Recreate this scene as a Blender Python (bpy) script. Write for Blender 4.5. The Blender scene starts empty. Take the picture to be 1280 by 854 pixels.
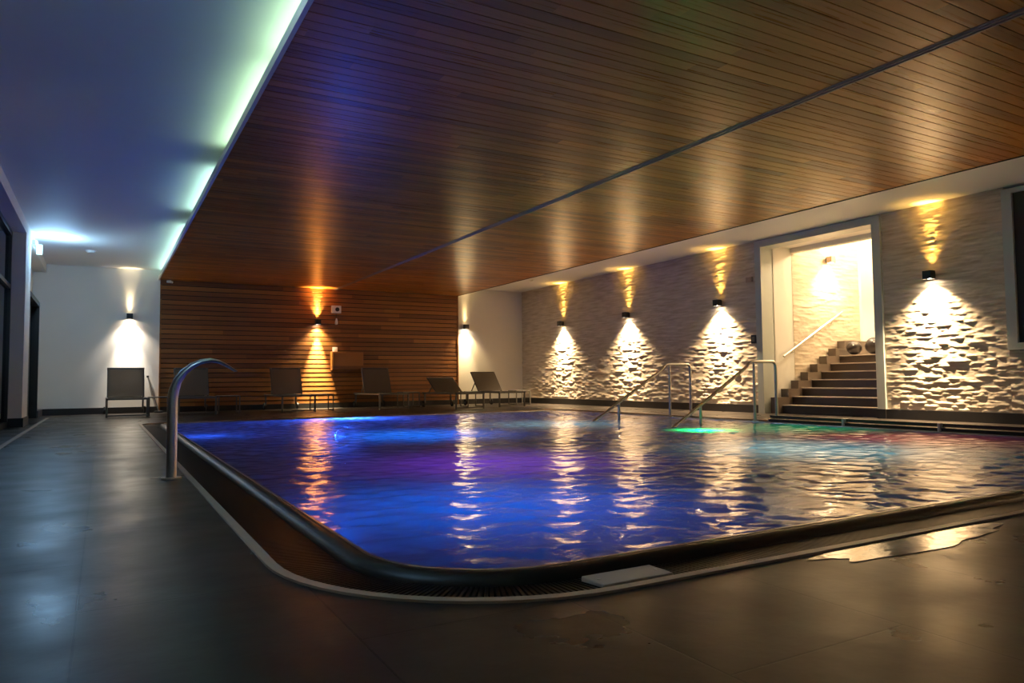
import bpy, bmesh, math, random
import numpy as np
from mathutils import Vector, Matrix
random.seed(7); rng = np.random.default_rng(7)
S = bpy.context.scene
COL = S.collection
PI = math.pi

# ------------------------------------------------------------------ camera, world, exposure
cam_d = bpy.data.cameras.new('camera'); cam = bpy.data.objects.new('camera', cam_d); COL.objects.link(cam)
cam_d.sensor_width = 36; cam_d.lens = 902.146 / 1280 * 36; cam_d.clip_start = 0.05; cam_d.clip_end = 100
def _n(v): return v.normalized()
_Y = _n(Vector((128 - 640, -(480 - 427), -902.146))); _X = _n(Vector((2233 - 640, -(460 - 427), -902.146)))
_Z = _X.cross(_Y)
cam.matrix_world = Matrix.Translation((0, 0, 0.62)) @ Matrix((_X, _Y, _Z)).to_4x4()
S.camera = cam
w = bpy.data.worlds.new('world'); S.world = w; w.use_nodes = True
w.node_tree.nodes['Background'].inputs[0].default_value = (0.02, 0.025, 0.04, 1)
w.node_tree.nodes['Background'].inputs[1].default_value = 0.3
S.view_settings.view_transform = 'Standard'; S.view_settings.look = 'None'
S.view_settings.gamma = 1.0; S.view_settings.use_curve_mapping = False
S.view_settings.exposure = 0.0

# light levels (watts) kept together for tuning
W_DOWN, W_UP, W_WIDE = 1700.0, 420.0, 900.0
C_DOWN, C_UP = (1.0, 0.72, 0.42), (1.0, 0.56, 0.11)
COVE = 12.0
XL, XR, YB, YF = -1.24, 10.06, 17.15, -2.2       # room limits
ZW, ZC = 2.84, 3.04                               # wooden ceiling, white ceiling
PX0, PX1, PY0, PY1, PR, GW = 0.84, 8.02, 2.06, 12.30, 0.50, 0.35   # pool water edge, corner radius, gutter width

# ------------------------------------------------------------------ materials
def mat(name):
    m = bpy.data.materials.new(name); m.use_nodes = True
    return m, m.node_tree.nodes, m.node_tree.links, m.node_tree.nodes['Principled BSDF']
def simple(name, col, rough=0.5, metal=0.0, spec=0.5, var=0.0, scale=8.0, bump=0.0):
    m, N, L, p = mat(name)
    p.inputs['Base Color'].default_value = (*col, 1); p.inputs['Roughness'].default_value = rough
    p.inputs['Metallic'].default_value = metal; p.inputs['Specular IOR Level'].default_value = spec
    if var or bump:
        tc = N.new('ShaderNodeTexCoord'); nz = N.new('ShaderNodeTexNoise'); nz.inputs['Scale'].default_value = scale
        nz.inputs['Detail'].default_value = 4; L.new(tc.outputs['Object'], nz.inputs['Vector'])
        if var:
            mx = N.new('ShaderNodeMix'); mx.data_type = 'RGBA'
            mx.inputs[6].default_value = (*[c * (1 - var) for c in col], 1); mx.inputs[7].default_value = (*[min(1, c * (1 + var)) for c in col], 1)
            L.new(nz.outputs['Fac'], mx.inputs[0]); L.new(mx.outputs[2], p.inputs['Base Color'])
        if bump:
            b = N.new('ShaderNodeBump'); b.inputs['Strength'].default_value = bump; b.inputs['Distance'].default_value = 0.01
            L.new(nz.outputs['Fac'], b.inputs['Height']); L.new(b.outputs[0], p.inputs['Normal'])
    return m
def emit(name, col, s):
    m, N, L, p = mat(name)
    p.inputs['Base Color'].default_value = (*col, 1)
    p.inputs['Emission Color'].default_value = (*col, 1); p.inputs['Emission Strength'].default_value = s
    return m
def wood(name, c1, c2, along, across, pitch, rough, blen=2.4, bump=0.15, spec=.5):
    """boards running along axis `along`, counted along axis `across`"""
    m, N, L, p = mat(name)
    tc = N.new('ShaderNodeTexCoord'); sp = N.new('ShaderNodeSeparateXYZ'); L.new(tc.outputs['Object'], sp.inputs[0])
    def M(op, a, b=None):
        n = N.new('ShaderNodeMath'); n.operation = op
        for i, v in enumerate((a, b)):
            if v is None: continue
            if isinstance(v, (int, float)): n.inputs[i].default_value = v
            else: L.new(v, n.inputs[i])
        return n.outputs[0]
    p.inputs['Specular IOR Level'].default_value = spec
    A, B = sp.outputs['XYZ'.index(along)], sp.outputs['XYZ'.index(across)]
    row = M('FLOOR', M('DIVIDE', B, pitch))
    w1 = N.new('ShaderNodeTexWhiteNoise'); w1.noise_dimensions = '1D'; L.new(row, w1.inputs['W'])
    seg = M('FLOOR', M('DIVIDE', M('ADD', A, M('MULTIPLY', w1.outputs['Value'], 9.0)), blen))
    w2 = N.new('ShaderNodeTexWhiteNoise'); w2.noise_dimensions = '2D'
    cv = N.new('ShaderNodeCombineXYZ'); L.new(row, cv.inputs[0]); L.new(seg, cv.inputs[1]); L.new(cv.outputs[0], w2.inputs['Vector'])
    gv = N.new('ShaderNodeCombineXYZ'); L.new(M('MULTIPLY', A, 1.6), gv.inputs[0]); L.new(M('MULTIPLY', B, 45.0), gv.inputs[1])
    L.new(M('MULTIPLY', w2.outputs['Value'], 30.0), gv.inputs[2])
    nz = N.new('ShaderNodeTexNoise'); nz.inputs['Scale'].default_value = 1.0; nz.inputs['Detail'].default_value = 5; L.new(gv.outputs[0], nz.inputs['Vector'])
    f = M('ADD', M('MULTIPLY', w2.outputs['Value'], 0.62), M('MULTIPLY', nz.outputs['Fac'], 0.5))
    mx = N.new('ShaderNodeMix'); mx.data_type = 'RGBA'; mx.inputs[6].default_value = (*c1, 1); mx.inputs[7].default_value = (*c2, 1)
    L.new(f, mx.inputs[0]); L.new(mx.outputs[2], p.inputs['Base Color'])
    L.new(M('ADD', M('MULTIPLY', nz.outputs['Fac'], 0.2), rough - 0.1), p.inputs['Roughness'])
    b = N.new('ShaderNodeBump'); b.inputs['Strength'].default_value = bump; b.inputs['Distance'].default_value = 0.004
    L.new(nz.outputs['Fac'], b.inputs['Height']); L.new(b.outputs[0], p.inputs['Normal'])
    return m
M_wall = simple('warm_white_plaster', (0.80, 0.76, 0.68), 0.75, var=0.04, scale=2.0, bump=0.05)
M_ceil = simple('white_ceiling_paint', (0.78, 0.77, 0.74), 0.6, var=0.05, scale=0.7)
M_frame = simple('grey_white_door_paint', (0.50, 0.52, 0.47), 0.45)
M_base = simple('dark_stone_skirting', (0.020, 0.018, 0.017), 0.35, var=0.2)
M_wc = wood('ceiling_planks', (0.19, 0.060, 0.010), (0.68, 0.25, 0.034), 'X', 'Y', 0.112, 0.30, spec=.2)
M_ww = wood('wall_boards', (0.08, 0.022, 0.004), (0.38, 0.145, 0.026), 'X', 'Z', 0.1054, 0.45, blen=3.1)
M_dark = simple('shadow_gap_black', (0.008, 0.005, 0.003), 0.8)
M_trimwood = simple('brown_joint_trim', (0.34, 0.22, 0.15), 0.4)
M_steel = simple('brushed_stainless', (0.62, 0.60, 0.56), 0.32, 1.0, var=0.06, scale=40)
M_black = simple('black_metal', (0.012, 0.012, 0.012), 0.4)
M_frm = simple('grey_aluminium_tube', (0.13, 0.12, 0.105), 0.38, 0.4)
M_sling = simple('taupe_sling_fabric', (0.20, 0.17, 0.14), 0.8, var=0.15, scale=60, bump=0.1)
_N, _L = M_sling.node_tree.nodes, M_sling.node_tree.links
_t = _N.new('ShaderNodeBsdfTranslucent'); _t.inputs[0].default_value = (0.42, 0.37, 0.31, 1); _m = _N.new('ShaderNodeMixShader'); _m.inputs[0].default_value = 0.35
_L.new(_N['Principled BSDF'].outputs[0], _m.inputs[1]); _L.new(_t.outputs[0], _m.inputs[2]); _L.new(_m.outputs[0], _N['Material Output'].inputs['Surface'])
M_rub = simple('black_rubber', (0.015, 0.015, 0.015), 0.6)
M_ball = simple('dark_grey_ball_vinyl', (0.030, 0.022, 0.020), 0.4)
M_step = simple('dark_step_tile', (0.045, 0.030, 0.020), 0.35, var=0.15, scale=5)
M_tread = simple('pale_tread_edge', (0.42, 0.34, 0.27), 0.4, var=0.1)
M_lip = simple('wet_dark_lip_tile', (0.018, 0.013, 0.009), 0.40, spec=0.2, var=0.2, scale=20)
M_grate = simple('black_gutter_grate', (0.004, 0.0032, 0.0025), 0.42, spec=0.12)
M_chan = simple('black_gutter_channel', (0.005, 0.005, 0.005), 0.6)
M_pale = simple('pale_edging_stone', (0.38, 0.28, 0.20), 0.4, var=0.15, scale=6)
M_plate = simple('pale_grey_cover_plate', (0.46, 0.37, 0.29), 0.4)
M_tile = simple('pool_basin_tile', (0.20, 0.26, 0.30), 0.4, var=0.05)
M_white = simple('white_plastic', (0.75, 0.72, 0.66), 0.35)
M_glassdark = simple('dark_night_glass', (0.012, 0.010, 0.008), 0.05)
M_sash = simple('black_window_sash', (0.018, 0.015, 0.012), 0.35)
M_curtain = simple('olive_curtain_cloth', (0.10, 0.08, 0.05), 0.8)
M_bar = simple('dark_bar', (0.035, 0.035, 0.026), 0.35)
M_warmlens = emit('warm_lamp_lens', (1.0, 0.82, 0.6), 140)
M_coolem = emit('cool_white_diffuser', (0.70, 0.90, 1.0), 9)

def stone_mat():
    m, N, L, p = mat('split_face_stone')
    tc = N.new('ShaderNodeTexCoord'); mp = N.new('ShaderNodeMapping'); mp.inputs['Scale'].default_value = (1.5, 1.5, 14)
    L.new(tc.outputs['Object'], mp.inputs[0])
    n1 = N.new('ShaderNodeTexNoise'); n1.inputs['Scale'].default_value = 1.6; n1.inputs['Detail'].default_value = 4; L.new(mp.outputs[0], n1.inputs['Vector'])
    n2 = N.new('ShaderNodeTexNoise'); n2.inputs['Scale'].default_value = 38; n2.inputs['Detail'].default_value = 5; L.new(tc.outputs['Object'], n2.inputs['Vector'])
    r = N.new('ShaderNodeValToRGB'); r.color_ramp.elements[0].color = (0.46, 0.37, 0.265, 1); r.color_ramp.elements[1].color = (0.68, 0.58, 0.45, 1)
    r.color_ramp.elements[0].position = 0.3; r.color_ramp.elements[1].position = 0.7
    L.new(n1.outputs['Fac'], r.inputs[0]); L.new(r.outputs[0], p.inputs['Base Color'])
    p.inputs['Roughness'].default_value = 0.8
    b = N.new('ShaderNodeBump'); b.inputs['Strength'].default_value = 0.3; b.inputs['Distance'].default_value = 0.006
    L.new(n2.outputs['Fac'], b.inputs['Height']); L.new(b.outputs[0], p.inputs['Normal'])
    return m
M_stone = stone_mat()

def floor_mat():
    m, N, L, p = mat('large_grey_floor_tile')
    tc = N.new('ShaderNodeTexCoord')
    mp = N.new('ShaderNodeMapping'); mp.inputs['Location'].default_value = (-0.08, -0.55, 0); mp.inputs['Rotation'].default_value = (0, 0, PI/2)
    L.new(tc.outputs['Object'], mp.inputs[0])
    br = N.new('ShaderNodeTexBrick'); br.inputs['Scale'].default_value = 1.0; br.offset = 0.5
    br.inputs['Brick Width'].default_value = 1.2; br.inputs['Row Height'].default_value = 0.6; br.inputs['Mortar Size'].default_value = 0.0035
    br.inputs['Mortar Smooth'].default_value = 0.2
    br.inputs['Color1'].default_value = (0.027, 0.022, 0.018, 1); br.inputs['Color2'].default_value = (0.034, 0.028, 0.023, 1)
    br.inputs['Mortar'].default_value = (0.011, 0.010, 0.009, 1); L.new(mp.outputs[0], br.inputs['Vector'])
    nz = N.new('ShaderNodeTexNoise'); nz.inputs['Scale'].default_value = 2.3; nz.inputs['Detail'].default_value = 5; nz.inputs['Distortion'].default_value = 0.2
    L.new(tc.outputs['Object'], nz.inputs['Vector'])
    mr = N.new('ShaderNodeMapRange'); mr.inputs['From Min'].default_value = 0.25; mr.inputs['From Max'].default_value = 0.75
    mr.inputs['To Min'].default_value = 0.24; mr.inputs['To Max'].default_value = 0.42
    L.new(nz.outputs['Fac'], mr.inputs[0]); L.new(mr.outputs[0], p.inputs['Roughness'])
    mx = N.new('ShaderNodeMix'); mx.data_type = 'RGBA'; mx.blend_type = 'MULTIPLY'; mx.inputs[0].default_value = 0.6
    r2 = N.new('ShaderNodeValToRGB'); r2.color_ramp.elements[0].color = (0.75, 0.75, 0.75, 1); r2.color_ramp.elements[1].color = (1.15, 1.15, 1.15, 1)
    r2.color_ramp.elements[0].position = 0.15; r2.color_ramp.elements[1].position = 0.85
    L.new(nz.outputs['Fac'], r2.inputs[0]); L.new(br.outputs['Color'], mx.inputs[6]); L.new(r2.outputs[0], mx.inputs[7])
    L.new(mx.outputs[2], p.inputs['Base Color']); p.inputs['Specular IOR Level'].default_value = 0.15
    n2 = N.new('ShaderNodeTexNoise'); n2.inputs['Scale'].default_value = 9; n2.inputs['Detail'].default_value = 3; L.new(tc.outputs['Object'], n2.inputs['Vector'])
    b = N.new('ShaderNodeBump'); b.inputs['Strength'].default_value = 0.35; b.inputs['Distance'].default_value = 0.004
    b2 = N.new('ShaderNodeBump'); b2.inputs['Strength'].default_value = 0.4; b2.inputs['Distance'].default_value = 0.002; b2.invert = True
    L.new(n2.outputs['Fac'], b.inputs['Height']); L.new(br.outputs['Fac'], b2.inputs['Height']); L.new(b.outputs[0], b2.inputs['Normal'])
    L.new(b2.outputs[0], p.inputs['Normal'])
    return m
M_floor = floor_mat()

def water_mat():
    m, N, L, p = mat('pool_water'); N.remove(p); out = N['Material Output']
    tc = N.new('ShaderNodeTexCoord'); mp = N.new('ShaderNodeMapping'); mp.inputs['Scale'].default_value = (1.0, 1.6, 1)
    L.new(tc.outputs['Object'], mp.inputs[0])
    nz = N.new('ShaderNodeTexNoise'); nz.inputs['Scale'].default_value = 15; nz.inputs['Detail'].default_value = 2.5; L.new(mp.outputs[0], nz.inputs['Vector'])
    b = N.new('ShaderNodeBump'); b.inputs['Strength'].default_value = 0.3; b.inputs['Distance'].default_value = 0.006; L.new(nz.outputs['Fac'], b.inputs['Height'])
    fr = N.new('ShaderNodeFresnel'); fr.inputs['IOR'].default_value = 1.333; L.new(b.outputs[0], fr.inputs['Normal'])
    gl = N.new('ShaderNodeBsdfGlossy'); gl.inputs['Roughness'].default_value = 0.02; L.new(b.outputs[0], gl.inputs['Normal'])
    tr = N.new('ShaderNodeBsdfTransparent'); tr.inputs['Color'].default_value = (0.65, 0.82, 0.85, 1)
    tl = N.new('ShaderNodeBsdfTranslucent'); tl.inputs['Color'].default_value = (0.75, 0.85, 0.95, 1)
    m1 = N.new('ShaderNodeMixShader'); m1.inputs[0].default_value = 0.88; L.new(tr.outputs[0], m1.inputs[1]); L.new(tl.outputs[0], m1.inputs[2])
    m2 = N.new('ShaderNodeMixShader'); L.new(fr.outputs[0], m2.inputs[0]); L.new(m1.outputs[0], m2.inputs[1]); L.new(gl.outputs[0], m2.inputs[2])
    L.new(m2.outputs[0], out.inputs['Surface'])
    return m
M_water = water_mat()

# ------------------------------------------------------------------ mesh helpers
class MB:
    def __init__(s): s.bm = bmesh.new(); s.uv = None
    def box(s, x0, x1, y0, y1, z0, z1, bev=0.0, mi=0):
        r = bmesh.ops.create_cube(s.bm, size=1.0); vs = r['verts']
        for v in vs: v.co = Vector(((x0 + x1) / 2 + v.co.x * (x1 - x0), (y0 + y1) / 2 + v.co.y * (y1 - y0), (z0 + z1) / 2 + v.co.z * (z1 - z0)))
        fs = {f for v in vs for f in v.link_faces}
        for f in fs: f.material_index = mi
        if bev:
            es = list({e for v in vs for e in v.link_edges})
            bmesh.ops.bevel(s.bm, geom=es, offset=bev, segments=2, affect='EDGES', profile=0.5)
        return s
    def bar(s, a, b, wd, ht, up=(0, 0, 1), bev=0.0):
        a, b = Vector(a), Vector(b); d = b - a; ln = d.length; d.normalize(); u = Vector(up); sd = d.cross(u).normalized(); u = sd.cross(d)
        r = bmesh.ops.create_cube(s.bm, size=1.0)
        for v in r['verts']: v.co = (a + b) / 2 + d * v.co.x * ln + sd * v.co.y * wd + u * v.co.z * ht
        if bev:
            es = list({e for v in r['verts'] for e in v.link_edges})
            bmesh.ops.bevel(s.bm, geom=es, offset=bev, segments=2, affect='EDGES', profile=0.5)
        return s
    def tube(s, pts, rad, seg=14, caps=True, flat=None):
        """flat: per point (r_side, r_up, side vector) for oval sections"""
        P = [Vector(p) for p in pts]; rings = []; prev = None
        for i, p in enumerate(P):
            t = (P[min(i + 1, len(P) - 1)] - P[max(i - 1, 0)]).normalized()
            if prev is None:
                a = Vector((0, 0, 1)) if abs(t.z) < 0.9 else Vector((0, 1, 0))
                n = (a - t * a.dot(t)).normalized()
            else: n = (prev - t * prev.dot(t)).normalized()
            prev = n; bn = t.cross(n); r = rad[i] if isinstance(rad, (list, tuple)) else rad
            rn, rb = (r, r)
            if flat:
                rb, rn, sv = flat[i]; bn = Vector(sv); n = bn.cross(t).normalized()
            rings.append([s.bm.verts.new(p + n * rn * math.cos(2 * PI * k / seg) + bn * rb * math.sin(2 * PI * k / seg)) for k in range(seg)])
        for A, B in zip(rings, rings[1:]):
            for k in range(seg): s.bm.faces.new((A[k], A[(k + 1) % seg], B[(k + 1) % seg], B[k]))
        if caps: s.bm.faces.new(rings[0][::-1]); s.bm.faces.new(rings[-1])
        return s
    def cyl(s, c, r, h, axis=(0, 0, 1), seg=24, r2=None):
        a = Vector(axis).normalized(); q = Vector((0, 0, 1)).rotation_difference(a).to_matrix().to_4x4()
        bmesh.ops.create_cone(s.bm, cap_ends=True, segments=seg, radius1=r, radius2=r if r2 is None else r2, depth=h, matrix=Matrix.Translation(c) @ q)
        return s
    def build(s, name, m, parent=None, smooth=False):
        bmesh.ops.recalc_face_normals(s.bm, faces=s.bm.faces[:])
        me = bpy.data.meshes.new(name); s.bm.to_mesh(me); s.bm.free()
        for mm in (m if isinstance(m, (list, tuple)) else [m]): me.materials.append(mm)
        if smooth:
            for p in me.polygons: p.use_smooth = True
            try: me.set_sharp_from_angle(angle=math.radians(40))
            except Exception: pass
        o = bpy.data.objects.new(name, me); COL.objects.link(o)
        if parent: o.parent = parent
        return o
def from_np(name, co, faces, m, smooth=True):
    me = bpy.data.meshes.new(name); me.from_pydata([], [], []); 
    me.vertices.add(len(co)); me.vertices.foreach_set('co', np.asarray(co, dtype=np.float32).ravel())
    f = np.asarray(faces, dtype=np.int32); me.loops.add(f.size); me.loops.foreach_set('vertex_index', f.ravel())
    me.polygons.add(len(f)); me.polygons.foreach_set('loop_start', np.arange(0, f.size, 4, dtype=np.int32))
    me.update(calc_edges=True); me.validate(); me.materials.append(m)
    if smooth: me.polygons.foreach_set('use_smooth', np.ones(len(f), dtype=bool))
    o = bpy.data.objects.new(name, me); COL.objects.link(o); return o
def struct(o): o['kind'] = 'structure'; return o
def tag(o, label, cat, group=None):
    o['label'] = label; o['category'] = cat
    if group: o['group'] = group
    return o
def empty(name, loc, rz=0):
    o = bpy.data.objects.new(name, None); COL.objects.link(o); o.location = loc; o.rotation_euler = (0, 0, rz); o.empty_display_size = 0.1; return o
def dup(root, loc, rz, label, group=None):
    r = root.copy(); COL.objects.link(r); r.location = loc; r.rotation_euler = (0, 0, rz); r['label'] = label
    if group: r['group'] = group
    for ch in list(root.children):
        c = ch.copy(); COL.objects.link(c); c.parent = r
        for g in list(ch.children):
            d = g.copy(); COL.objects.link(d); d.parent = c
    return r
def spot(name, parent, loc, power, col, cone, blend, rot, radius=0.02):
    l = bpy.data.lights.new(name, 'SPOT'); l.energy = power; l.color = col; l.spot_size = math.radians(cone); l.spot_blend = blend; l.shadow_soft_size = radius
    o = bpy.data.objects.new(name, l); COL.objects.link(o); o.location = loc; o.rotation_euler = rot
    if parent: o.parent = parent
    return o

# ------------------------------------------------------------------ pool outlines
def outline(off, n=14):
    """counter-clockwise rounded rectangle, the water edge pushed out by off"""
    x0, x1, y0, y1, r = PX0 - off, PX1 + off, PY0 - off, PY1 + off, PR + off
    out = []
    for cx_, cy_, a0, rr in ((x0 + r, y0 + r, PI, r), (x1 - r, y0 + r, 1.5 * PI, r), (x1 - .12 - off, y1 - .12 - off, 0, .12 + off), (x0 + .12 + off, y1 - .12 - off, .5 * PI, .12 + off)):
        for k in range(n + 1):
            a = a0 + .5 * PI * k / n; out.append((cx_ + rr * math.cos(a), cy_ + rr * math.sin(a)))
    return out
def ring_mesh(name, profile, m, smooth=True):
    """profile: list of (offset outwards, z)"""
    b = MB(); loops = [[b.bm.verts.new((x, y, z)) for x, y in outline(o)] for o, z in profile]
    for A, B in zip(loops, loops[1:]):
        n = len(A)
        for k in range(n): b.bm.faces.new((A[k], A[(k + 1) % n], B[(k + 1) % n], B[k]))
    return b.build(name, m, smooth=smooth)

# ------------------------------------------------------------------ setting: floor
b = MB()
hole = outline(GW)
hv = [b.bm.verts.new((x, y, 0)) for x, y in hole]
rv = [b.bm.verts.new(p) for p in ((XL - .2, YF, 0), (XR + .3, YF, 0), (XR + .3, YB + .1, 0), (XL - .2, YB + .1, 0))]
es = [b.bm.edges.new((hv[i], hv[(i + 1) % len(hv)])) for i in range(len(hv))] + [b.bm.edges.new((rv[i], rv[(i + 1) % 4])) for i in range(4)]
bmesh.ops.triangle_fill(b.bm, use_beauty=True, use_dissolve=False, edges=es)
for f in list(b.bm.faces):
    c = f.calc_center_median()
    if PX0 - GW + .02 < c.x < PX1 + GW - .02 and PY0 - GW + .02 < c.y < PY1 + GW - .02:
        # keep only faces outside the hole
        if all(v in hv for v in f.verts):
            ok = max(abs(c.x - (PX0 + PX1) / 2) - (PX1 - PX0) / 2 - GW, abs(c.y - (PY0 + PY1) / 2) - (PY1 - PY0) / 2 - GW)
            if ok < -0.25: b.bm.faces.remove(f)
fl = struct(b.build('floor', M_floor))
for p in fl.data.polygons:
    if p.normal.z < 0: p.flip()
# pale line set in the floor near the left wall
struct(MB().box(-.895, -.845, YF, 15.8, -.02, .004).build('trim_1', M_pale))

# gutter: pale edging, black grate over a channel, rounded lip, basin
struct(ring_mesh('trim_2', [(GW, .0), (GW, .008), (GW - .035, .008), (GW - .035, -.06)], M_pale, False))
struct(ring_mesh('trim_3', [(GW - .035, -.05), (.075, -.065), (.075, -.04)], M_chan, False))
struct(ring_mesh('trim_4', [(.088, -.05), (.085, -.028), (.076, -.014), (.058, .0), (.038, .006), (.016, .006), (.0, -.002), (-.004, -.03), (-.004, -.12)], M_lip))
struct(ring_mesh('trim_10', [(.014, .0), (.012, .0075), (.0, .0075), (-.003, .002), (-.003, -.02)], M_steel))
def grate():
    inn, outr = outline(.090, 60), outline(.312, 60)
    # arc-length walk: straight runs get bars by length, corners by angle
    b = MB()
    def bar(p, q):
        p, q = Vector((*p, 0)), Vector((*q, 0)); d = (q - p).normalized(); sd = Vector((-d.y, d.x, 0)) * .0055
        zt0, zt1, zb = -.026, -.010, -.045
        v = [b.bm.verts.new(c) for c in (p - sd + Vector((0, 0, zt0)), p + sd + Vector((0, 0, zt0)), q + sd + Vector((0, 0, zt1)), q - sd + Vector((0, 0, zt1)),
             p - sd + Vector((0, 0, zb)), p + sd + Vector((0, 0, zb)), q + sd + Vector((0, 0, zb)), q - sd + Vector((0, 0, zb)))]
        for f in ((0, 1, 2, 3), (0, 4, 5, 1), (1, 5, 6, 2), (2, 6, 7, 3), (3, 7, 4, 0)): b.bm.faces.new([v[i] for i in f])
    n = len(inn)
    for i in range(n):
        p0, p1, q0, q1 = inn[i], inn[(i + 1) % n], outr[i], outr[(i + 1) % n]
        L = max(math.dist(p0, p1), math.dist(q0, q1)); k = max(1, int(L / .0185)) if L > .1 else (1 if i % 1 == 0 else 0)
        for j in range(k):
            t = j / k; bar((p0[0] + (p1[0] - p0[0]) * t, p0[1] + (p1[1] - p0[1]) * t), (q0[0] + (q1[0] - q0[0]) * t, q0[1] + (q1[1] - q0[1]) * t))
    return b.build('trim_5', M_grate)
struct(grate())
ZB = -1.35
b = MB(); ol = outline(.0, 14)
t_ = [b.bm.verts.new((x, y, -.02)) for x, y in ol]; u_ = [b.bm.verts.new((x, y, ZB)) for x, y in ol]
for k in range(len(ol)): b.bm.faces.new((t_[k], t_[(k + 1) % len(ol)], u_[(k + 1) % len(ol)], u_[k]))
b.bm.faces.new(u_)
basin = struct(b.build('floor', M_tile))

# ------------------------------------------------------------------ walls
struct(MB().box(XL - .1, XL, YF, YB, 0, ZC).build('wall_left', M_wall))
# beam and pillars in front of the recesses
b = MB(); b.box(XL, -1.02, YF, YB, 2.87, ZC)
for y0, y1 in ((12.78, 13.62), (7.2, 8.0), (2.2, 3.0)): b.box(XL, -1.02, y0, y1, 0, 2.87)
struct(b.build('wall_left', M_wall))
b = MB()
for y0, y1 in ((12.78, 13.62), (7.2, 8.0), (2.2, 3.0)): b.box(XL - .01, -1.0, y0 - .02, y1 + .01, 0, .13)
struct(b.build('baseboard_left', M_base))
struct(MB().box(XL - .1, 1.05, YB, YB + .1, 0, ZC).box(8.09, XR + .3, YB, YB + .1, 0, ZC).box(1.05, 8.09, YB + .05, YB + .1, 0, ZC).build('wall_back', M_wall))
struct(MB().box(XL, 1.04, YB - .02, YB, 0, .13).box(8.10, XR, YB - .02, YB, 0, .13).box(1.06, 8.08, YB - .035, YB - .03 + .05, 0, .12).build('baseboard_back', M_base))
# boarded wall
b = MB(); pitch = .1054; n = int(ZW / pitch)
for i in range(n + 1):
    z0 = i * pitch; z1 = min(z0 + pitch - .014, ZW)
    if z1 - z0 < .01: continue
    x0, x1 = 1.075, 8.065; y = YB
    v = [b.bm.verts.new(c) for c in ((x0, y - .012, z0), (x1, y - .012, z0), (x1, y - .026, z0 + .003), (x0, y - .026, z0 + .003), (x1, y - .022, z1), (x0, y - .022, z1), (x1, y, z1), (x0, y, z1))]
    for f in ((0, 1, 2, 3), (3, 2, 4, 5), (5, 4, 6, 7)): b.bm.faces.new([v[k] for k in f])
    
wb = struct(b.build('wall_back', M_ww))
struct(MB().box(1.05, 8.09, YB - .004, YB + .05, 0, ZW).build('wall_back', M_dark))
struct(MB().box(1.045, 1.075, YB - .04, YB, 0, ZW).box(8.065, 8.095, YB - .04, YB, 0, ZW).build('trim_6', M_ww))
struct(MB().box(XL - .1, XR + .3, YF - .1, YF, 0, ZC).build('wall_front', M_wall))
# right wall backing with the opening to the stair
DY0, DY1 = 6.55, 8.92
b = MB(); b.box(XR, XR + .25, DY1 - .02, YB, 0, ZC).box(XR, XR + .25, YF, 2.5, 0, ZC).box(XR, XR + .25, 4.87, DY0 + .02, 0, ZC).box(XR, XR + .25, 2.5, 4.87, 0, .93)
b.box(XR, XR + .25, DY0, DY1, 3.02, ZC)
struct(b.build('wall_right', M_wall))

def stone(name, u0, u1, z0, z1, place, du=.018, dz=.010, amp=.0095):
    """split-face stone laid in rows; place(u, z, h) gives the world point"""
    nu, nz_ = int((u1 - u0) / du) + 1, int((z1 - z0) / dz) + 1
    U = np.linspace(u0, u1, nu); Zs = np.linspace(z0, z1, nz_)
    H = np.zeros((nz_, nu)); z = z0; edges = []
    def smooth_noise(n, step):
        k = int(n / step) + 3; c = rng.normal(size=k); x = np.arange(n) / step
        i = x.astype(int); f = x - i; f = f * f * (3 - 2 * f); return c[i] * (1 - f) + c[i + 1] * f
    while z < z1:
        h = rng.choice([.022, .032, .042, .052], p=[.25, .35, .3, .1]); rows = np.where((Zs >= z) & (Zs < z + h))[0]
        u = u0 - rng.uniform(0, .2); prof = np.zeros(nu); wob = smooth_noise(nu, 9) * .005
        while u < u1:
            ln = rng.uniform(.035, .15); s = (U >= u) & (U < u + ln); a = rng.uniform(0.05, 1) ** 1.3 * amp; tilt = rng.normal() * .02
            prof[s] = a + (U[s] - u - ln / 2) * tilt; u += ln
            e = np.where(s)[0]
            if len(e): prof[e[0]] *= .25
        for r in rows:
            t = (Zs[r] - z) / h; edge = min(1, 4.0 * min(t, 1 - t) + .25)
            H[r] = (prof + wob) * edge + smooth_noise(nu, 2.5) * .0020
        z += h
    for _ in range(2):
        Hp = np.pad(H, 1, mode='edge'); H = (Hp[1:-1, :-2] + 2 * Hp[1:-1, 1:-1] + Hp[1:-1, 2:]) / 4
        Hp = np.pad(H, 1, mode='edge'); H = (Hp[:-2, 1:-1] + 2 * Hp[1:-1, 1:-1] + Hp[2:, 1:-1]) / 4
    H = np.clip(H, 0, .05)
    UU, ZZ = np.meshgrid(U, Zs); co = place(UU.ravel(), ZZ.ravel(), H.ravel())
    idx = np.arange(nu * nz_).reshape(nz_, nu)
    f = np.stack([idx[:-1, :-1], idx[:-1, 1:], idx[1:, 1:], idx[1:, :-1]], -1).reshape(-1, 4)
    return from_np(name, co, f, M_stone, smooth=True)
pr = lambda u, z, h: np.stack([XR - .005 - h, u, z], -1)
struct(stone('wall_right', DY1 + .01, YB, .13, ZC, pr))
struct(stone('wall_right', 4.87, DY0 - .01, .13, ZC, pr, du=.013, dz=.008, amp=.0075))
struct(stone('wall_right', 2.6, 4.87, .13, .93, pr))
struct(stone('wall_right', 1.2, 2.5, .13, ZC, pr, du=.03, dz=.015))
struct(MB().box(XR - .035, XR, DY1 + .0, YB, 0, .14).box(XR - .035, XR, YF, DY0 - .0, 0, .14).build('baseboard_right', M_base))
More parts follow.
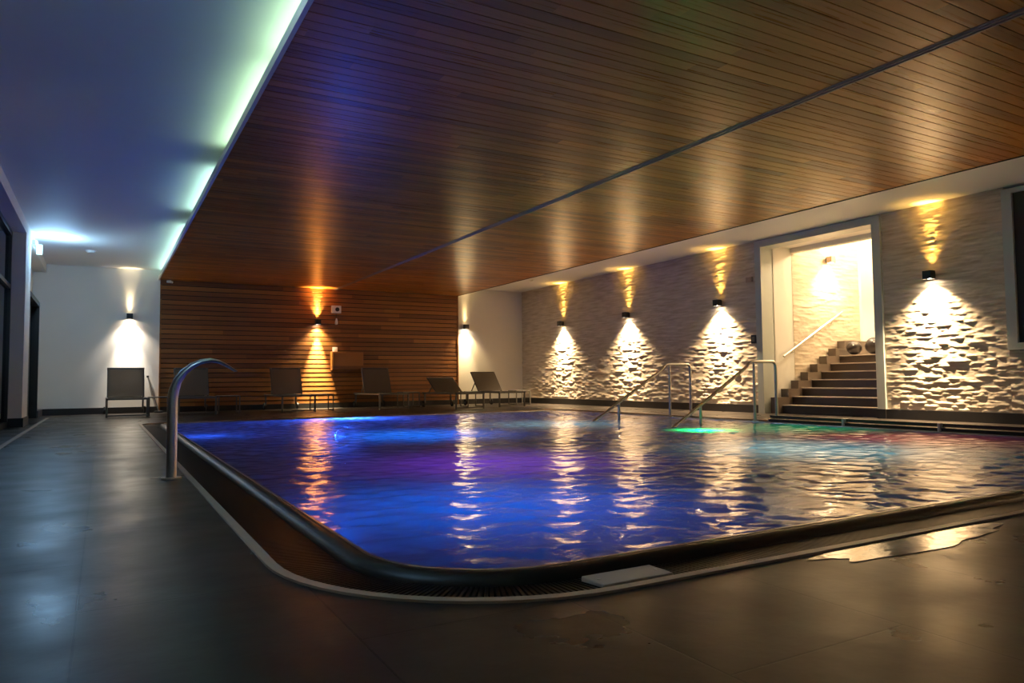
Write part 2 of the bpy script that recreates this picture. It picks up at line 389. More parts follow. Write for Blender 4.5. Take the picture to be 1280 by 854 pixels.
# grey-white frame of the opening
b = MB(); b.box(XR - .045, XR + .27, DY1 - .13, DY1, .0, 3.03).box(XR - .045, XR + .27, DY0, DY0 + .13, 0, 3.03).box(XR - .045, XR + .27, DY0 + .13, DY1 - .13, 2.91, 3.03)
struct(b.build('door_1', M_frame))
struct(MB().box(XR - .055, XR + .27, DY0 - .002, DY0 + .135, 0, .14).build('baseboard_right', M_base))
# window at the right
b = MB(); b.box(XR - .05, XR + .1, 4.75, 4.87, .94, 3.0).box(XR - .05, XR + .1, 2.5, 2.62, .94, 3.0).box(XR - .05, XR + .1, 2.62, 4.75, 2.94, 3.0).box(XR - .05, XR + .1, 2.62, 4.75, .94, 1.03)
struct(b.build('window_1', M_frame))
b = MB(); b.box(XR - .01, XR + .05, 4.62, 4.75, 1.03, 2.94).box(XR - .01, XR + .05, 2.62, 2.75, 1.03, 2.94).box(XR - .01, XR + .05, 2.75, 4.62, 2.84, 2.94).box(XR - .01, XR + .05, 2.75, 4.62, 1.03, 1.12)
struct(b.build('window_1', M_sash)); struct(MB().box(XR + .02, XR + .03, 2.7, 4.7, 1.1, 2.9).build('window_1', M_glassdark))
# recessed windows and door at the left
def left_win(nm, y0, y1, ztop, cross, curtain):
    b = MB(); x0, x1 = XL - .005, XL + .05
    b.box(x0, x1, y0, y0 + .07, 0, ztop).box(x0, x1, y1 - .07, y1, 0, ztop).box(x0, x1, y0, y1, ztop - .07, ztop).box(x0, x1, y0, y1, 0, .08)
    for z in cross: b.box(x0, x1, y0, y1, z - .03, z + .03)
    k = int((y1 - y0) / 1.3)
    for i in range(1, k): y = y0 + (y1 - y0) * i / k; b.box(x0, x1, y - .035, y + .035, 0, ztop)
    struct(b.build(nm, M_sash)); struct(MB().box(XL - .002, XL + .012, y0 + .05, y1 - .05, .05, ztop - .05).build(nm, M_glassdark))
left_win('window_2', 8.0, 12.78, 2.87, (2.05,), True)
left_win('window_3', 3.0, 7.2, 2.87, (2.05,), True)
b = MB(); b.box(XL, -1.04, 13.9, 13.98, 0, 2.14).box(XL, -1.04, 15.9, 15.98, 0, 2.14).box(XL, -1.04, 13.9, 15.98, 2.06, 2.14).box(XL, -1.17, 13.98, 15.9, 0, 2.06)
struct(b.build('door_2', M_sash))
struct(MB().box(XL, -1.03, 16.02, YB, 0, .13).build('baseboard_left', M_base))

# ------------------------------------------------------------------ ceilings
struct(MB().box(XL - .1, XR + .25, YF - .1, YB + .1, ZC, ZC + .1).build('ceiling', M_ceil))
b = MB(); pitch = .112; y = YF; 
for xa, xb in ((1.035, 4.80), (4.90, 8.06)):
    i = 0
    for i in range(int((YB - YF) / pitch) + 1):
        ya = math.floor(YF / pitch) * pitch + i * pitch; 
        if ya > YB - .02: break
        b.box(xa, xb, ya + .0035, min(ya + pitch - .0035, YB - .002), ZW, ZW + .016)
struct(b.build('ceiling', M_wc))
struct(MB().box(1.03, 8.065, YF, YB, ZW + .017, ZW + .05).build('ceiling', M_dark))
struct(MB().box(4.80, 4.90, YF, YB, ZW - .004, ZW + .016).box(4.825, 4.835, YF, YB, ZW - .012, ZW).box(4.865, 4.875, YF, YB, ZW - .012, ZW).build('trim_7', M_trimwood))
struct(MB().box(8.06, 8.085, YF, YB, ZW - .006, ZC).build('trim_8', M_dark))
struct(MB().box(1.0, 1.03, YF, YB, ZW - .004, ZW + .072).build('trim_9', M_wall))

# LED strips in the cove above the left edge of the wooden ceiling
M_cove = [emit('cove_led_green', (0.62, 1.0, 0.66), COVE), emit('cove_led_cool', (0.55, 0.95, 0.85), COVE)]
cove = [(-2.0, 2.6, 0), (2.7, 5.4, 0), (5.5, 7.75, 0), (8.6, 10.9, 1), (11.9, 14.3, 1), (14.4, 16.9, 1)]
for i, (a, c, k) in enumerate(cove):
    o = MB().box(1.07, 1.105, a, c, ZW + .052, ZW + .082).build('light_strip', M_cove[k])
    tag(o, 'greenish LED strip hidden in the cove along the left edge of the wooden ceiling', 'light strip', 'LED strips in the ceiling cove')

# ------------------------------------------------------------------ stair beyond the opening
SX, SY0, SY1, RISE, RUN = 10.25, DY0 + .10, 8.60, .145, .262
WY = DY1 - .13 + .0   # left wall of the stairwell (8.79)
for bx in ((XR + .25, 12.9, WY, WY + .1, 0, 3.75), (XR + .25, 12.9, DY0 - .25, DY0 - .15, 0, 3.75), (12.80, 12.9, DY0 - .15, WY, 0, 3.75), (10.80, 10.92, DY0 - .15, WY, 2.87, 3.66)):
    struct(MB().box(*bx).build('wall_stair', M_wall))
for bx in ((XR + .2, 10.80, DY0 - .15, WY, 2.95, 3.05), (10.80, 12.9, DY0 - .15, WY, 3.66, 3.75)):
    struct(MB().box(*bx).build('ceiling', M_wall))
ps = lambda u, z, h: np.stack([u, WY - .003 - h * .6, z], -1)
struct(stone('wall_stair', 10.82, 12.72, .15, 3.66, ps))
b = MB()
stairs = empty('staircase', (SX, (SY0 + SY1) / 2, 0)); NS = 7
for i in range(NS):
    x0 = SX + i * RUN - SX; x1 = (12.79 - SX) if i == NS - 1 else x0 + RUN + .02; yc = (SY0 + SY1) / 2
    s_ = MB().box(x0, x1, SY0 - yc, SY1 - yc, (0 if i == 0 else i * RISE - .01), (i + 1) * RISE - .018).build('step', M_step, stairs)
    MB().box(x0 - .012, x1, SY0 - yc, SY1 - yc, (i + 1) * RISE - .018, (i + 1) * RISE, .004).build('tread', M_tread, s_)
b = MB(); 
for i in range(NS + 1):
    b.box(i * RUN - .10, (12.79 - SX) if i == NS else (i + 1) * RUN - .10, SY1 - yc, WY - yc - .03, 0, (i + 1) * RISE + .13 - (.0 if i else .0))
b.build('stringer', simple('warm_grey_stair_skirting', (0.17, 0.13, 0.10), 0.4), stairs)
tag(stairs, 'dark tiled staircase with pale tread edges rising beyond the door opening', 'stairs')

def ball(x, y, z, r, label):
    o = empty('exercise_ball', (x, y, z + r))
    m = MB(); bmesh.ops.create_uvsphere(m.bm, u_segments=40, v_segments=24, radius=r)
    for v in m.bm.verts:
        v.co *= 1 + .006 * math.cos(v.co.z / r * 28); v.co.z *= .96
    m.build('ball_skin', M_ball, o, True)
    m = MB(); m.cyl((-r * .99, 0, 0), .012, .008, (1, 0, 0)); m.build('valve_plug', M_white, o)
    o.rotation_euler = (0, .4, .5)
    tag(o, label, 'exercise ball', 'exercise balls on the stair landing')
ball(12.00, 8.42, NS * RISE, .132, 'smaller dark exercise ball on the landing, left of the other ball')
ball(12.24, 8.17, NS * RISE, .165, 'larger dark exercise ball on the landing beside the right door frame')

# stair handrail on the left stairwell wall
hr = empty('wall_handrail', (10.4, WY, 0)); a, c = Vector((0.05, -.08, .99)), Vector((1.70, -.08, 1.84))
MB().tube([a, c], .021, 16).build('rail', M_steel, hr, True)
for t in (.18, .5, .82):
    p = a.lerp(c, t); m = MB().tube([p - Vector((0, 0, .015)), p + Vector((0, .02, -.07)), p + Vector((0, .079, -.07))], .008, 8); m.cyl(p + Vector((0, .074, -.07)), .03, .01, (0, 1, 0)); m.build('bracket', M_steel, hr, True)
tag(hr, 'slanted steel handrail fixed to the stairwell wall above the steps', 'handrail')

# ------------------------------------------------------------------ up-and-down wall lamps
def make_lamp(name, wd=W_DOWN, wu=W_UP, cd=C_DOWN, cu=C_UP, cone_d=52, cone_u=27, ww=None, hm=None):
    """local +y points into the room, origin on the wall at the lamp's centre"""
    r = empty(name, (0, 0, 0))
    m = MB(); m.box(-.058, .058, .03, .035, -.058, .058); m.box(-.058, .058, .135, .14, -.058, .058); m.box(-.058, -.053, .035, .135, -.058, .058); m.box(.053, .058, .035, .135, -.058, .058)
    m.box(-.053, .053, .035, .135, -.012, .012)
    m.build('lamp_housing', hm or M_black, r); MB().box(-.045, .045, .0, .032, -.045, .045, .003).build('wall_mount', M_black, r)
    MB().cyl((0, .085, -.046), .038, .006).build('lens', M_warmlens, r); MB().cyl((0, .085, .046), .038, .006).build('lens', emit('amber_lamp_lens', cu, 12), r)
    spot('down_light', r, (0, .098, -.0595), wd, cd, cone_d, 1, (0, 0, 0))
    spot('down_glow', r, (0, .098, -.0595), W_WIDE if ww is None else ww, cd, 110, 1, (0, 0, 0))
    spot('up_light', r, (0, .042, .0595), wu, cu, cone_u, 1, (PI, 0, 0))
    spot('up_glow', r, (0, .050, .0595), wu * .12, cu, cone_u + 40, 1, (PI, 0, 0))
    return r
G = 'black up-and-down wall lamps'
lamp = make_lamp('wall_lamp'); lamp.location = (XR - .03, 15.08, 2.02); lamp.rotation_euler = (0, 0, PI / 2)
tag(lamp, 'black wall lamp on the stone wall nearest the back corner', 'wall lamp', G)
dup(lamp, (XR - .03, 12.48, 2.02), PI / 2, 'black wall lamp on stone behind the farther handrail, second from the back corner')
dup(lamp, (XR - .03, 9.77, 2.02), PI / 2, 'black wall lamp on the stone wall just left of the stair opening')
dup(lamp, (XR - .03, 5.80, 2.02), PI / 2, 'black wall lamp on the stone wall between the stair opening and the window')
dup(lamp, (XR - .03, 1.90, 2.02), PI / 2, 'added unseen black wall lamp in front of the window, brightening the near end')  # extra lamp added out of view to light the near floor
lw = make_lamp('wall_lamp', W_DOWN * 3.2, W_UP * 6, (1, .82, .50), (1, .76, .38), 38, 30, W_WIDE * .25); lw.location = (4.404, YB - .03, 2.03); lw.rotation_euler = (0, 0, PI)
tag(lw, 'black wall lamp on the boarded wooden wall lighting it orange', 'wall lamp', G)
l1 = make_lamp('wall_lamp', W_DOWN * .35, W_UP * .22, (1, .88, .74), (1, .80, .5), 52, 34, W_WIDE * .16); l1.location = (.473, YB, 2.03); l1.rotation_euler = (0, 0, PI)
tag(l1, 'black wall lamp on the white wall above the leftmost sun lounger', 'wall lamp', G)
l3 = make_lamp('wall_lamp', W_DOWN * .25, W_UP * .25, (1, .74, .38), (1, .70, .3), 46, 30, W_WIDE * .2); l3.location = (8.30, YB, 2.03); l3.rotation_euler = (0, 0, PI)
tag(l3, 'black wall lamp on the white wall just right of the wooden boarded wall', 'wall lamp', G)
ls = make_lamp('wall_lamp', 200, 60, (1, .80, .52), (1, .78, .48), 120, 120, 60, M_pale); ls.location = (11.77, WY - .03, 2.80); ls.rotation_euler = (0, 0, PI)
tag(ls, 'small wall lamp high on the stone of the stairwell above its handrail', 'wall lamp', G)
# ceiling light over the stair, hidden by the fascia
cl = empty('ceiling_light', (12.25, 7.7, 3.66)); MB().cyl((0, 0, -.03), .2, .06, seg=32).build('housing', M_white, cl); MB().cyl((0, 0, -.065), .17, .012, seg=32).build('diffuser', emit('warm_diffuser', (1, .80, .52), 10), cl)
tag(cl, 'round warm ceiling light over the stair landing', 'ceiling light')
pl = bpy.data.lights.new('glow', 'POINT'); pl.energy = 230; pl.color = (1, .76, .46); pl.shadow_soft_size = .15
po = bpy.data.objects.new('glow', pl); COL.objects.link(po); po.location = (0, 0, -.2); po.parent = cl

# ------------------------------------------------------------------ emergency luminaire on the left beam
ex = empty('emergency_light', (-1.02, 13.9, 2.90))
MB().box(0, .05, -.14, .14, -.03, .05, .006).build('housing', M_white, ex)
MB().box(.05, .13, -.010, .010, -.17, -.01, .004).build('sign_panel', emit('lit_sign_panel', (.62, .95, .90), 2.2), ex)
MB().box(.05, .062, -.11, .11, .0, .035).build('diffuser', M_coolem, ex)
sp_ = spot('beam', ex, (.075, 0, .03), 60, (.55, .86, 1.0), 110, .9, (0, math.radians(-100), 0), .03)
eg = bpy.data.lights.new('glow', 'POINT'); eg.energy = 52; eg.color = (.34, .64, 1.0); eg.shadow_soft_size = .3
eo = bpy.data.objects.new('glow', eg); COL.objects.link(eo); eo.location = (.30, 0, -.05); eo.parent = ex
tag(ex, 'bright cool-white emergency light fixed to the beam at the left wall', 'emergency light')
dup(ex, (-1.02, 3.2, 2.90), 0, 'added unseen cool-white emergency light on the left beam, filling the left ceiling')  # unseen repeat of the fitting, added as cool grey-blue fill

# ------------------------------------------------------------------ small wall and ceiling fittings
def disc(x, y, z, label, r=.055):
    o = empty('smoke_detector', (x, y, z)); MB().cyl((0, 0, -.008), r, .016, seg=28).build('base_plate', M_white, o); MB().cyl((0, 0, -.026), r * .75, .022, seg=28, r2=r * .78).build('sensor_cap', M_white, o)
    tag(o, label, 'smoke detector', 'smoke detectors on the white ceilings')
disc(-.22, 15.1, ZC, 'small white round detector on the white ceiling near the emergency light', .09)
disc(9.0, 14.9, ZC, 'small white round detector on the ceiling strip beside the back right corner')
wy = YB - .03
o = empty('wall_speaker', (4.85, wy, 2.35)); MB().box(-.115, .115, -.06, 0, -.09, .09, .008).build('case', M_white, o); MB().cyl((.02, -.063, 0), .05, .012, (0, 1, 0)).build('cone', M_black, o)
tag(o, 'small white wall speaker with a dark cone beside the lamp on the wooden wall', 'speaker')
o = empty('hanging_thermometer', (4.86, wy, 2.06)); MB().tube([(0, -.012, .20), (0, -.012, .07)], .004, 6).build('cord', M_black, o)
MB().tube([(0, -.02, .08), (0, -.02, .06), (0, -.02, 0), (0, -.02, -.06), (0, -.02, -.075)], [.008, .018, .034, .034, .01], 12).build('bulb_case', M_white, o, True)
tag(o, 'small pale teardrop fitting hanging on the wooden wall below the speaker', 'thermometer')
o = empty('wall_switch', (4.83, wy, 1.39)); MB().box(-.06, .06, -.02, 0, -.055, .055, .004).build('plate', M_white, o); MB().box(-.03, .03, -.028, -.018, -.03, .03, .002).build('rocker', M_white, o)
tag(o, 'white switch on the wooden wall just above the wooden wall box', 'switch')
o = empty('wall_box', (5.1, wy, .89)); MB().box(-.38, .38, -.17, 0, 0, .44, .004).build('body', M_ww, o); MB().box(-.36, .36, -.182, -.171, .02, .42, .003).build('front_panel', M_ww, o)
tag(o, 'shallow wooden box fixed to the wooden wall right of the lit strip', 'wall box')
o = empty('corner_camera', (1.22, wy - .02, ZW - .002)); MB().cyl((0, 0, -.012), .035, .024).build('mount', M_white, o); MB().tube([(-.05, .0, -.03), (.06, -.05, -.045)], .024, 14).build('camera_body', M_white, o, True)
tag(o, 'tiny white camera under the wooden ceiling at the left end of the wooden wall', 'camera')
o = empty('wall_switch', (XR - .03, 8.98, 1.30)); MB().box(-.03, 0.02, -.055, .055, -.075, .075, .004).build('plate', M_black, o); MB().box(-.036, -.028, -.03, .03, -.045, .045, .002).build('rocker', M_frm, o)
tag(o, 'dark switch box on the stone wall at the left side of the stair opening', 'switch')
o = empty('junction_box', (XR - .03, 9.06, 2.37)); MB().box(-.02, .02, -.07, .07, -.045, .045, .004).build('case', M_pale, o); MB().box(-.025, -.018, -.05, .05, -.03, .03, .002).build('cover', M_pale, o)
tag(o, 'small pale box high on the stone wall left of the stair opening', 'junction box')
o = empty('cleaning_pole', (.90, YB - .1, 0)); MB().tube([(.14, -.10, .04), (-.065, .075, .76)], .011, 10).build('pole', M_frm, o, True); MB().cyl((-.068, .077, .765), .022, .04).build('grip', M_rub, o)
MB().box(.06, .22, -.14, -.06, .0, .04, .006).build('brush_head', M_rub, o)
tag(o, 'grey pole leaning on the white wall right of the leftmost lounger', 'pole')

# ------------------------------------------------------------------ sun loungers (local: foot at y=0, head towards +y, centred on x)
def make_lounger(back_deg):
    W, L, H = .70, 1.86, .35; r = empty('sun_lounger', (0, 0, 0)); T = .034
    m = MB(); m.bar((-W / 2 + T / 2, 0, H - T / 2), (-W / 2 + T / 2, L, H - T / 2), T, T, bev=.004); m.bar((W / 2 - T / 2, 0, H - T / 2), (W / 2 - T / 2, L, H - T / 2), T, T, bev=.004)
    m.bar((-W / 2, T / 2, H - T / 2), (W / 2, T / 2, H - T / 2), T, T, bev=.004); m.bar((-W / 2, L - T / 2, H - T / 2), (W / 2, L - T / 2, H - T / 2), T, T, bev=.004); m.bar((-W / 2, 1.08, H - T * .6), (W / 2, 1.08, H - T * .6), T, T * .8)
    m.build('frame', M_frm, r)
    for sx in (-1, 1):
        x = sx * (W / 2 - T / 2)
        MB().bar((x, T / 2, 0), (x, T / 2, H - T), T, T, up=(0, 1, 0), bev=.004).build('leg', M_frm, r)
        MB().bar((x, L - .12, .09), (x, L - .12, H - T), T, T, up=(0, 1, 0), bev=.004).build('leg', M_frm, r)
        wb_ = MB(); wb_.cyl((x + sx * .035, L - .12, .075), .075, .028, (1, 0, 0), 28); w_ = wb_.build('wheel', M_rub, r, True)
        MB().cyl((x + sx * .035, L - .12, .075), .03, .034, (1, 0, 0), 20).build('hub', M_frm, w_)
    MB().bar((-W / 2 + T, T / 2, .03), (W / 2 - T, T / 2, .03), .022, .022).build('foot_rail', M_frm, r)
    # sagging seat sling
    m = MB(); g = [[m.bm.verts.new((-W / 2 + T + (W - 2 * T) * i / 8, T + (1.06 - T) * j / 14, H - .012 - .018 * math.sin(PI * i / 8) * math.sin(PI * j / 14))) for i in range(9)] for j in range(15)]
    for j in range(14):
        for i in range(8): m.bm.faces.new((g[j][i], g[j][i + 1], g[j + 1][i + 1], g[j + 1][i]))
    bmesh.ops.solidify(m.bm, geom=m.bm.faces[:], thickness=.006); m.build('seat_sling', M_sling, r, True)
    a = math.radians(back_deg); LB = .62; y0 = 1.10; dy, dz = math.cos(a), math.sin(a)
    p = lambda x, t: (x, y0 + dy * t, H + dz * t)
    m = MB(); 
    for sx in (-1, 1): m.bar(p(sx * (W / 2 - T * 1.1), 0), p(sx * (W / 2 - T * 1.1), LB), .028, .028, up=(0, -dz, dy), bev=.004)
    m.bar(p(-W / 2 + T * .6, LB), p(W / 2 - T * .6, LB), .028, .028, up=(0, -dz, dy), bev=.004)
    back = m.build('back_frame', M_frm, r)
    m = MB(); g = [[m.bm.verts.new((-W / 2 + T * .8 + (W - 1.6 * T) * i / 8, y0 + dy * t - dz * s_, H + dz * t + dy * s_)) for i in range(9) for s_ in [.016 - .012 * math.sin(PI * i / 8)]] for t in [.01 + (LB) * j / 8 for j in range(9)]]
    for j in range(8):
        for i in range(8): m.bm.faces.new((g[j][i], g[j][i + 1], g[j + 1][i + 1], g[j + 1][i]))
    bmesh.ops.solidify(m.bm, geom=m.bm.faces[:], thickness=.006); m.build('backrest_sling', M_sling, r, True)
    m = MB(); q = Vector(p(0, .36)); yk = min(L - .14, q.y + .28)
    for sx in (-1, 1): m.bar((sx * .27, q.y, q.z), (sx * .27, yk, H - .03), .018, .018)
    m.bar((-.27, yk, H - .03), (.27, yk, H - .03), .018, .018); m.build('prop_stay', M_frm, r)
    return r
GL = 'sun loungers along the back wall'
lo = make_lounger(67); lo.location = (.41, 15.22, 0)
tag(lo, 'taupe sun lounger in front of the white wall at far left, under a lamp', 'sun lounger', GL)
dup(lo, (1.62, 15.25, 0), 0, 'dim sun lounger behind the curved steel spout, at the left end of the wooden wall')
dup(lo, (3.55, 15.22, 0), 0, 'upright sun lounger just left of the lamp-lit strip of the wooden wall')
dup(lo, (5.64, 15.25, 0), 0, 'upright sun lounger right of the lamp-lit strip, below the wooden wall box')
lf = make_lounger(32); lf.location = (6.97, 14.15, 0)
tag(lf, 'low-reclined dark sun lounger at the right end of the wooden wall', 'sun lounger', GL)
lm = make_lounger(48); lm.location = (8.29, 14.62, 0)
tag(lm, 'half-reclined sun lounger in front of the cream wall at right', 'sun lounger', GL)

def make_table():
    r = empty('side_table', (0, 0, 0)); W, D, H, T = .42, .42, .36, .022
    for sx in (-1, 1):
        for sy in (-1, 1): MB().box(sx * (W / 2 - T / 2) - T / 2, sx * (W / 2 - T / 2) + T / 2, sy * (D / 2 - T / 2) - T / 2, sy * (D / 2 - T / 2) + T / 2, 0, H - .02, .002).build('leg', M_frm, r)
        MB().box(sx * (W / 2 - T / 2) - T / 2, sx * (W / 2 - T / 2) + T / 2, -D / 2 + T, D / 2 - T, 0, T, .002).build('floor_rail', M_frm, r)
    MB().box(-W / 2, W / 2, -D / 2, D / 2, H - .02, H, .004).build('tabletop', M_frm, r)
    return r
GT = 'low side tables between the loungers'
tb = make_table(); tb.location = (.99, 15.75, 0); tag(tb, 'low side table between the far left lounger and the one behind the spout', 'side table', GT)
dup(tb, (2.24, 15.75, 0), 0, 'low side table right of the lounger behind the steel spout')
dup(tb, (4.16, 15.75, 0), 0, 'low side table in front of the lamp-lit strip of the wooden wall')
dup(tb, (6.34, 16.2, 0), 0, 'low side table right of the upright lounger below the wall box')
dup(tb, (7.63, 15.4, 0), 0, 'low side table between the low-reclined lounger and the half-reclined one')
dup(tb, (9.22, 15.9, 0), 0, 'low side table at far right beside the stone wall corner')

# ------------------------------------------------------------------ steel spout at the left pool edge
sp = empty('water_spout', (.40, 5.20, 0))
pts, fl_ = [], []
path = [(0, 0), (0, .15), (0, .30), (0, .45), (.0, .52), (.008, .575), (.028, .635), (.065, .69), (.115, .735), (.17, .762), (.225, .772), (.275, .764), (.32, .742), (.36, .716), (.388, .697)]
for i, (x, z) in enumerate(path):
    t = i / (len(path) - 1); pts.append((x, 0, z)); k = max(0, (i - 5) / 9)
    fl_.append((.034 + .045 * k, .032 - .028 * k ** .75, (0, 1, 0)))
MB().tube(pts, .04, 28, flat=fl_).build('pipe', M_steel, sp, True)
MB().cyl((0, 0, .006), .062, .012, seg=32).build('base_flange', M_steel, sp, True)
tag(sp, 'curved swan-neck stainless steel water spout standing at the left pool edge', 'water spout')

# ------------------------------------------------------------------ pool handrails at the right
def arc(c, r, a0, a1, n=6): return [(c[0] + r * math.cos(math.radians(a0 + (a1 - a0) * i / n)), 0, c[1] + r * math.sin(math.radians(a0 + (a1 - a0) * i / n))) for i in range(n + 1)]
def make_rail(name):
    r = empty(name, (0, 0, 0)); R = .022; ht = .835       # local x: 0 at the deck-side post, negative over the water
    x1 = .44
    slope = (0.835 + .30) / 1.98
    pts = [(-1.98, 0, -.30), (-.16, 0, .80 - .055)] + [(-.11, 0, .80), (-.06, 0, .828), (0, 0, ht), (x1 - .07, 0, ht)] + arc((x1 - .07, ht - .07), .07, 90, 0)[1:] + [(x1, 0, 0)]
    MB().tube(pts, R, 16).build('rail', M_steel, r, True)
    MB().tube([(.0, 0, ht), (.0, 0, 0.0)], R * .85, 14).build('post', M_steel, r, True)
    zr = -.30 + (-1.02 + 1.98) * (.745 + .30) / 1.82
    MB().tube([(-1.02, 0, zr), (-1.02, 0, -.932)], R * .85, 14).build('post', M_steel, r, True)
    MB().cyl((0, 0, .006), .045, .012).build('flange', M_steel, r); MB().cyl((x1, 0, .006), .045, .012).build('flange', M_steel, r)
    return r
ra = make_rail('pool_handrail'); ra.location = (7.86, 8.78, .012)
tag(ra, 'stainless pool handrail sloping into the water, the farther one beside the stone wall', 'pool handrail', 'pool entry handrails')
dup(ra, (7.90, 7.10, .012), 0, 'stainless pool handrail sloping into the water, the nearer one beside the stair opening', 'pool entry handrails')
# underwater entry steps between the handrails
st = empty('pool_steps', (7.98, 7.9, 0))
for i in range(5): MB().box(-.34 * (i + 1), -.002 if i == 4 else -.34 * i, -.95, .95, ZB + .001 if i == 4 else -.26 * (i + 1) - .26, -.2 - .24 * i).build('step', M_tile, st)
tag(st, 'submerged pale entry steps between the two pool handrails', 'pool steps')

# ------------------------------------------------------------------ dark double bars along the right edge
GB = 'dark double bars along the right pool edge'
for k, (ya, yb_, lab) in enumerate(((5.90, 7.05, 'dark double bar on the right pool edge, farthest section at the handrail'), (4.70, 5.86, 'dark double bar on the right pool edge, middle section before the stairs'), (2.5, 4.66, 'dark double bar on the right pool edge, nearest section below the lit stone'))):
    o = empty('edge_bar', (8.17, ya, 0)); L = yb_ - ya
    MB().bar((0, 0, .072), (0, L, .072), .07, .040, bev=.008).build('bar', M_bar, o); MB().bar((-.03, 0, .022), (-.03, L, .022), .07, .036, bev=.008).build('bar', M_bar, o)
    MB().box(-.075, .03, -.035, -.005, .0, .095, .004).build('bracket', M_white, o)
    tag(o, lab, 'edge bar', GB)

# pale cover plate on the near gutter
pl_ = empty('cover_plate', (1.48, 1.87, -.031)); MB().box(-.14, .14, -.060, .060, 0, .024, .004).build('plate', M_plate, pl_); MB().cyl((-.115, 0, .0245), .006, .002).build('screw_head', M_steel, pl_); MB().cyl((.115, 0, .0245), .006, .002).build('screw_head', M_steel, pl_)
tag(pl_, 'pale rectangular cover plate lying on the black gutter grate at the near pool edge', 'cover plate')

# wet patch on the tiles at the right
M_wet = simple('wet_film', (0.030, 0.025, 0.020), 0.13, bump=0.22, scale=16)
m = MB(); cs = [(2.05, 1.44), (2.9, 1.50)]
vs = []
for k in range(72):
    a = 2 * PI * k / 72; wv = 1 + .10 * math.sin(3 * a + 1) + .07 * math.sin(7 * a) + .04 * math.sin(13 * a + 2)
    vs.append(m.bm.verts.new((2.66 + .55 * wv * math.cos(a), min(1.695, 1.640 + .10 * wv * math.sin(a)), .0025)))
m.bm.faces.new(vs); o = m.build('puddle', M_wet)
for p_ in o.data.polygons:
    if p_.normal.z < 0: p_.flip()
tag(o, 'thin wet patch on the dark floor tiles beside the near pool edge, mirroring a lamp', 'puddle')

# ------------------------------------------------------------------ underwater lights
def pool_light(x, y, z, n, col, power, label, es=.3):
    o = empty('pool_light', (x, y, z)); n = Vector(n)
    MB().cyl(n * .01, .14, .02, n, 32).build('bezel', M_steel, o, True); MB().cyl(n * .022, .11, .012, n, 32).build('lens', simple('pool_lens', tuple(.03 + .03 * q for q in col), .3), o)
    up = n.z > .5
    l = bpy.data.lights.new('glow', 'SPOT' if up else 'POINT'); l.energy = power; l.color = col; l.shadow_soft_size = .08
    g = bpy.data.objects.new('glow', l); COL.objects.link(g); g.location = n * .18; g.parent = o
    if up: l.spot_size = math.radians(115); l.spot_blend = 1; g.rotation_euler = (PI, 0, 0)
    tag(o, label, 'pool light', 'coloured underwater lights'); return o
BL = (.03, .12, 1.0)
pool_light(3.6, PY1, -.32, (0, -1, 0), BL, 150, 'blue underwater light below the far pool edge under the lamp-lit wooden wall')
pool_light(PX0, 9.2, -.32, (1, 0, 0), BL, 10, 'blue underwater light in the left pool wall behind the steel spout')
pool_light(3.2, 7.9, ZB, (0, 0, 1), (.0, .18, 1.0), 120, 'blue underwater light in the pool floor nearer the camera')
pool_light(1.75, 3.3, ZB, (0, 0, 1), (.0, .15, 1.0), 50, 'blue underwater light in the pool floor near the rounded corner')
pool_light(2.6, 4.9, ZB, (0, 0, 1), (.30, .05, .95), 40, 'violet underwater light in the pool floor before the near edge')
pool_light(5.4, 4.2, ZB, (0, 0, 1), (.35, .80, .80), 50, 'added pale teal underwater light in the pool floor, tinting the near right water', 1)  # lamp added to shift the right-hand water from blue to teal-grey
pool_light(5.6, 8.6, ZB, (0, 0, 1), (.40, .75, .78), 45, 'added pale teal underwater light in the pool floor, tinting water before the farther handrail', 1)  # second added teal lamp, same tint farther along the right side
pool_light(6.3, 6.45, -.52, (0, 0, 1), (.0, 1.0, .18), 75, 'green underwater light at the foot of the nearer handrail', 3)
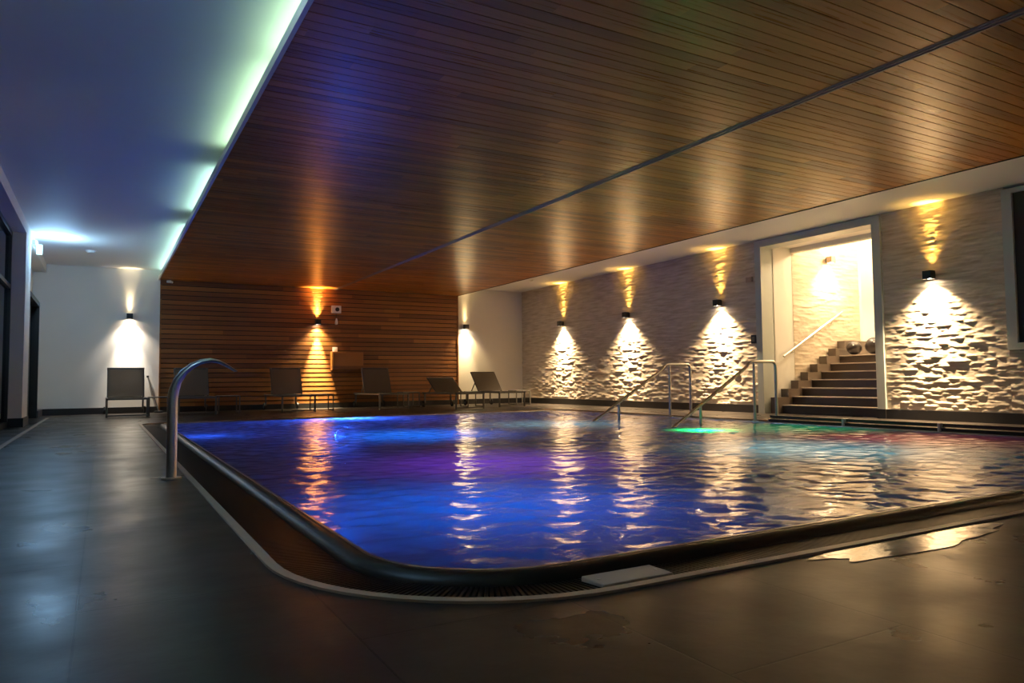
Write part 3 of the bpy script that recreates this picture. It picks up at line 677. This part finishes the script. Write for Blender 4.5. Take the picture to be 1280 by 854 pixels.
pool_light(7.0, 4.5, ZB, (0, 0, 1), (.95, .08, .10), 36, 'red underwater light in the pool floor near the dark double bar', .3)
pool_light(7.5, 6.0, ZB, (0, 0, 1), (.02, .8, .25), 34, 'green underwater light in the pool floor along the dark double bar', .3)

# ------------------------------------------------------------------ water surface
nx, ny = 400, 570
x = np.linspace(PX0 + .001, PX1 - .001, nx); y = np.linspace(PY0 + .001, PY1 - .001, ny); X, Y = np.meshgrid(x, y); Hh = np.zeros_like(X)
for _ in range(60):
    wl = rng.uniform(.08, .36); th = rng.normal(PI * .40, .7); k = 2 * PI / wl; amp = .00054 * (wl / .3) ** 1.0
    Hh += amp * np.sin(k * (math.cos(th) * X + math.sin(th) * Y) + rng.uniform(0, 6.28))
# churned patches over the jets
for cx_, cy_, s_, a_ in ((7.0, 11.3, .9, .006), (3.7, 11.8, .55, .004), (6.2, 6.3, .35, .004)):
    e = np.exp(-((X - cx_) ** 2 + (Y - cy_) ** 2) / (2 * s_ ** 2))
    for _ in range(12):
        wl = rng.uniform(.09, .25); th = rng.uniform(0, 6.28); k = 2 * PI / wl; Hh += e * a_ * .35 * np.sin(k * (math.cos(th) * X + math.sin(th) * Y) + rng.uniform(0, 6.28))
Hh -= .004
co = np.stack([X, Y, Hh], -1).reshape(-1, 3)
idx = np.arange(nx * ny).reshape(ny, nx)
f = np.stack([idx[:-1, :-1], idx[:-1, 1:], idx[1:, 1:], idx[1:, :-1]], -1).reshape(-1, 4)
# cut the rounded near corners
c = co[f].mean(axis=1); r = PR
keep = np.ones(len(f), bool)
for cx_ in (PX0 + r, PX1 - r):
    m_ = (c[:, 1] < PY0 + r) & ((c[:, 0] < PX0 + r) if cx_ < 2 else (c[:, 0] > PX1 - r)) & (np.hypot(c[:, 0] - cx_, c[:, 1] - (PY0 + r)) > r + .015)
    keep &= ~m_
wa = from_np('water', co, f[keep], M_water); wa['kind'] = 'stuff'; wa['label'] = 'rippled pool water lit blue, violet and green from below'; wa['category'] = 'water'
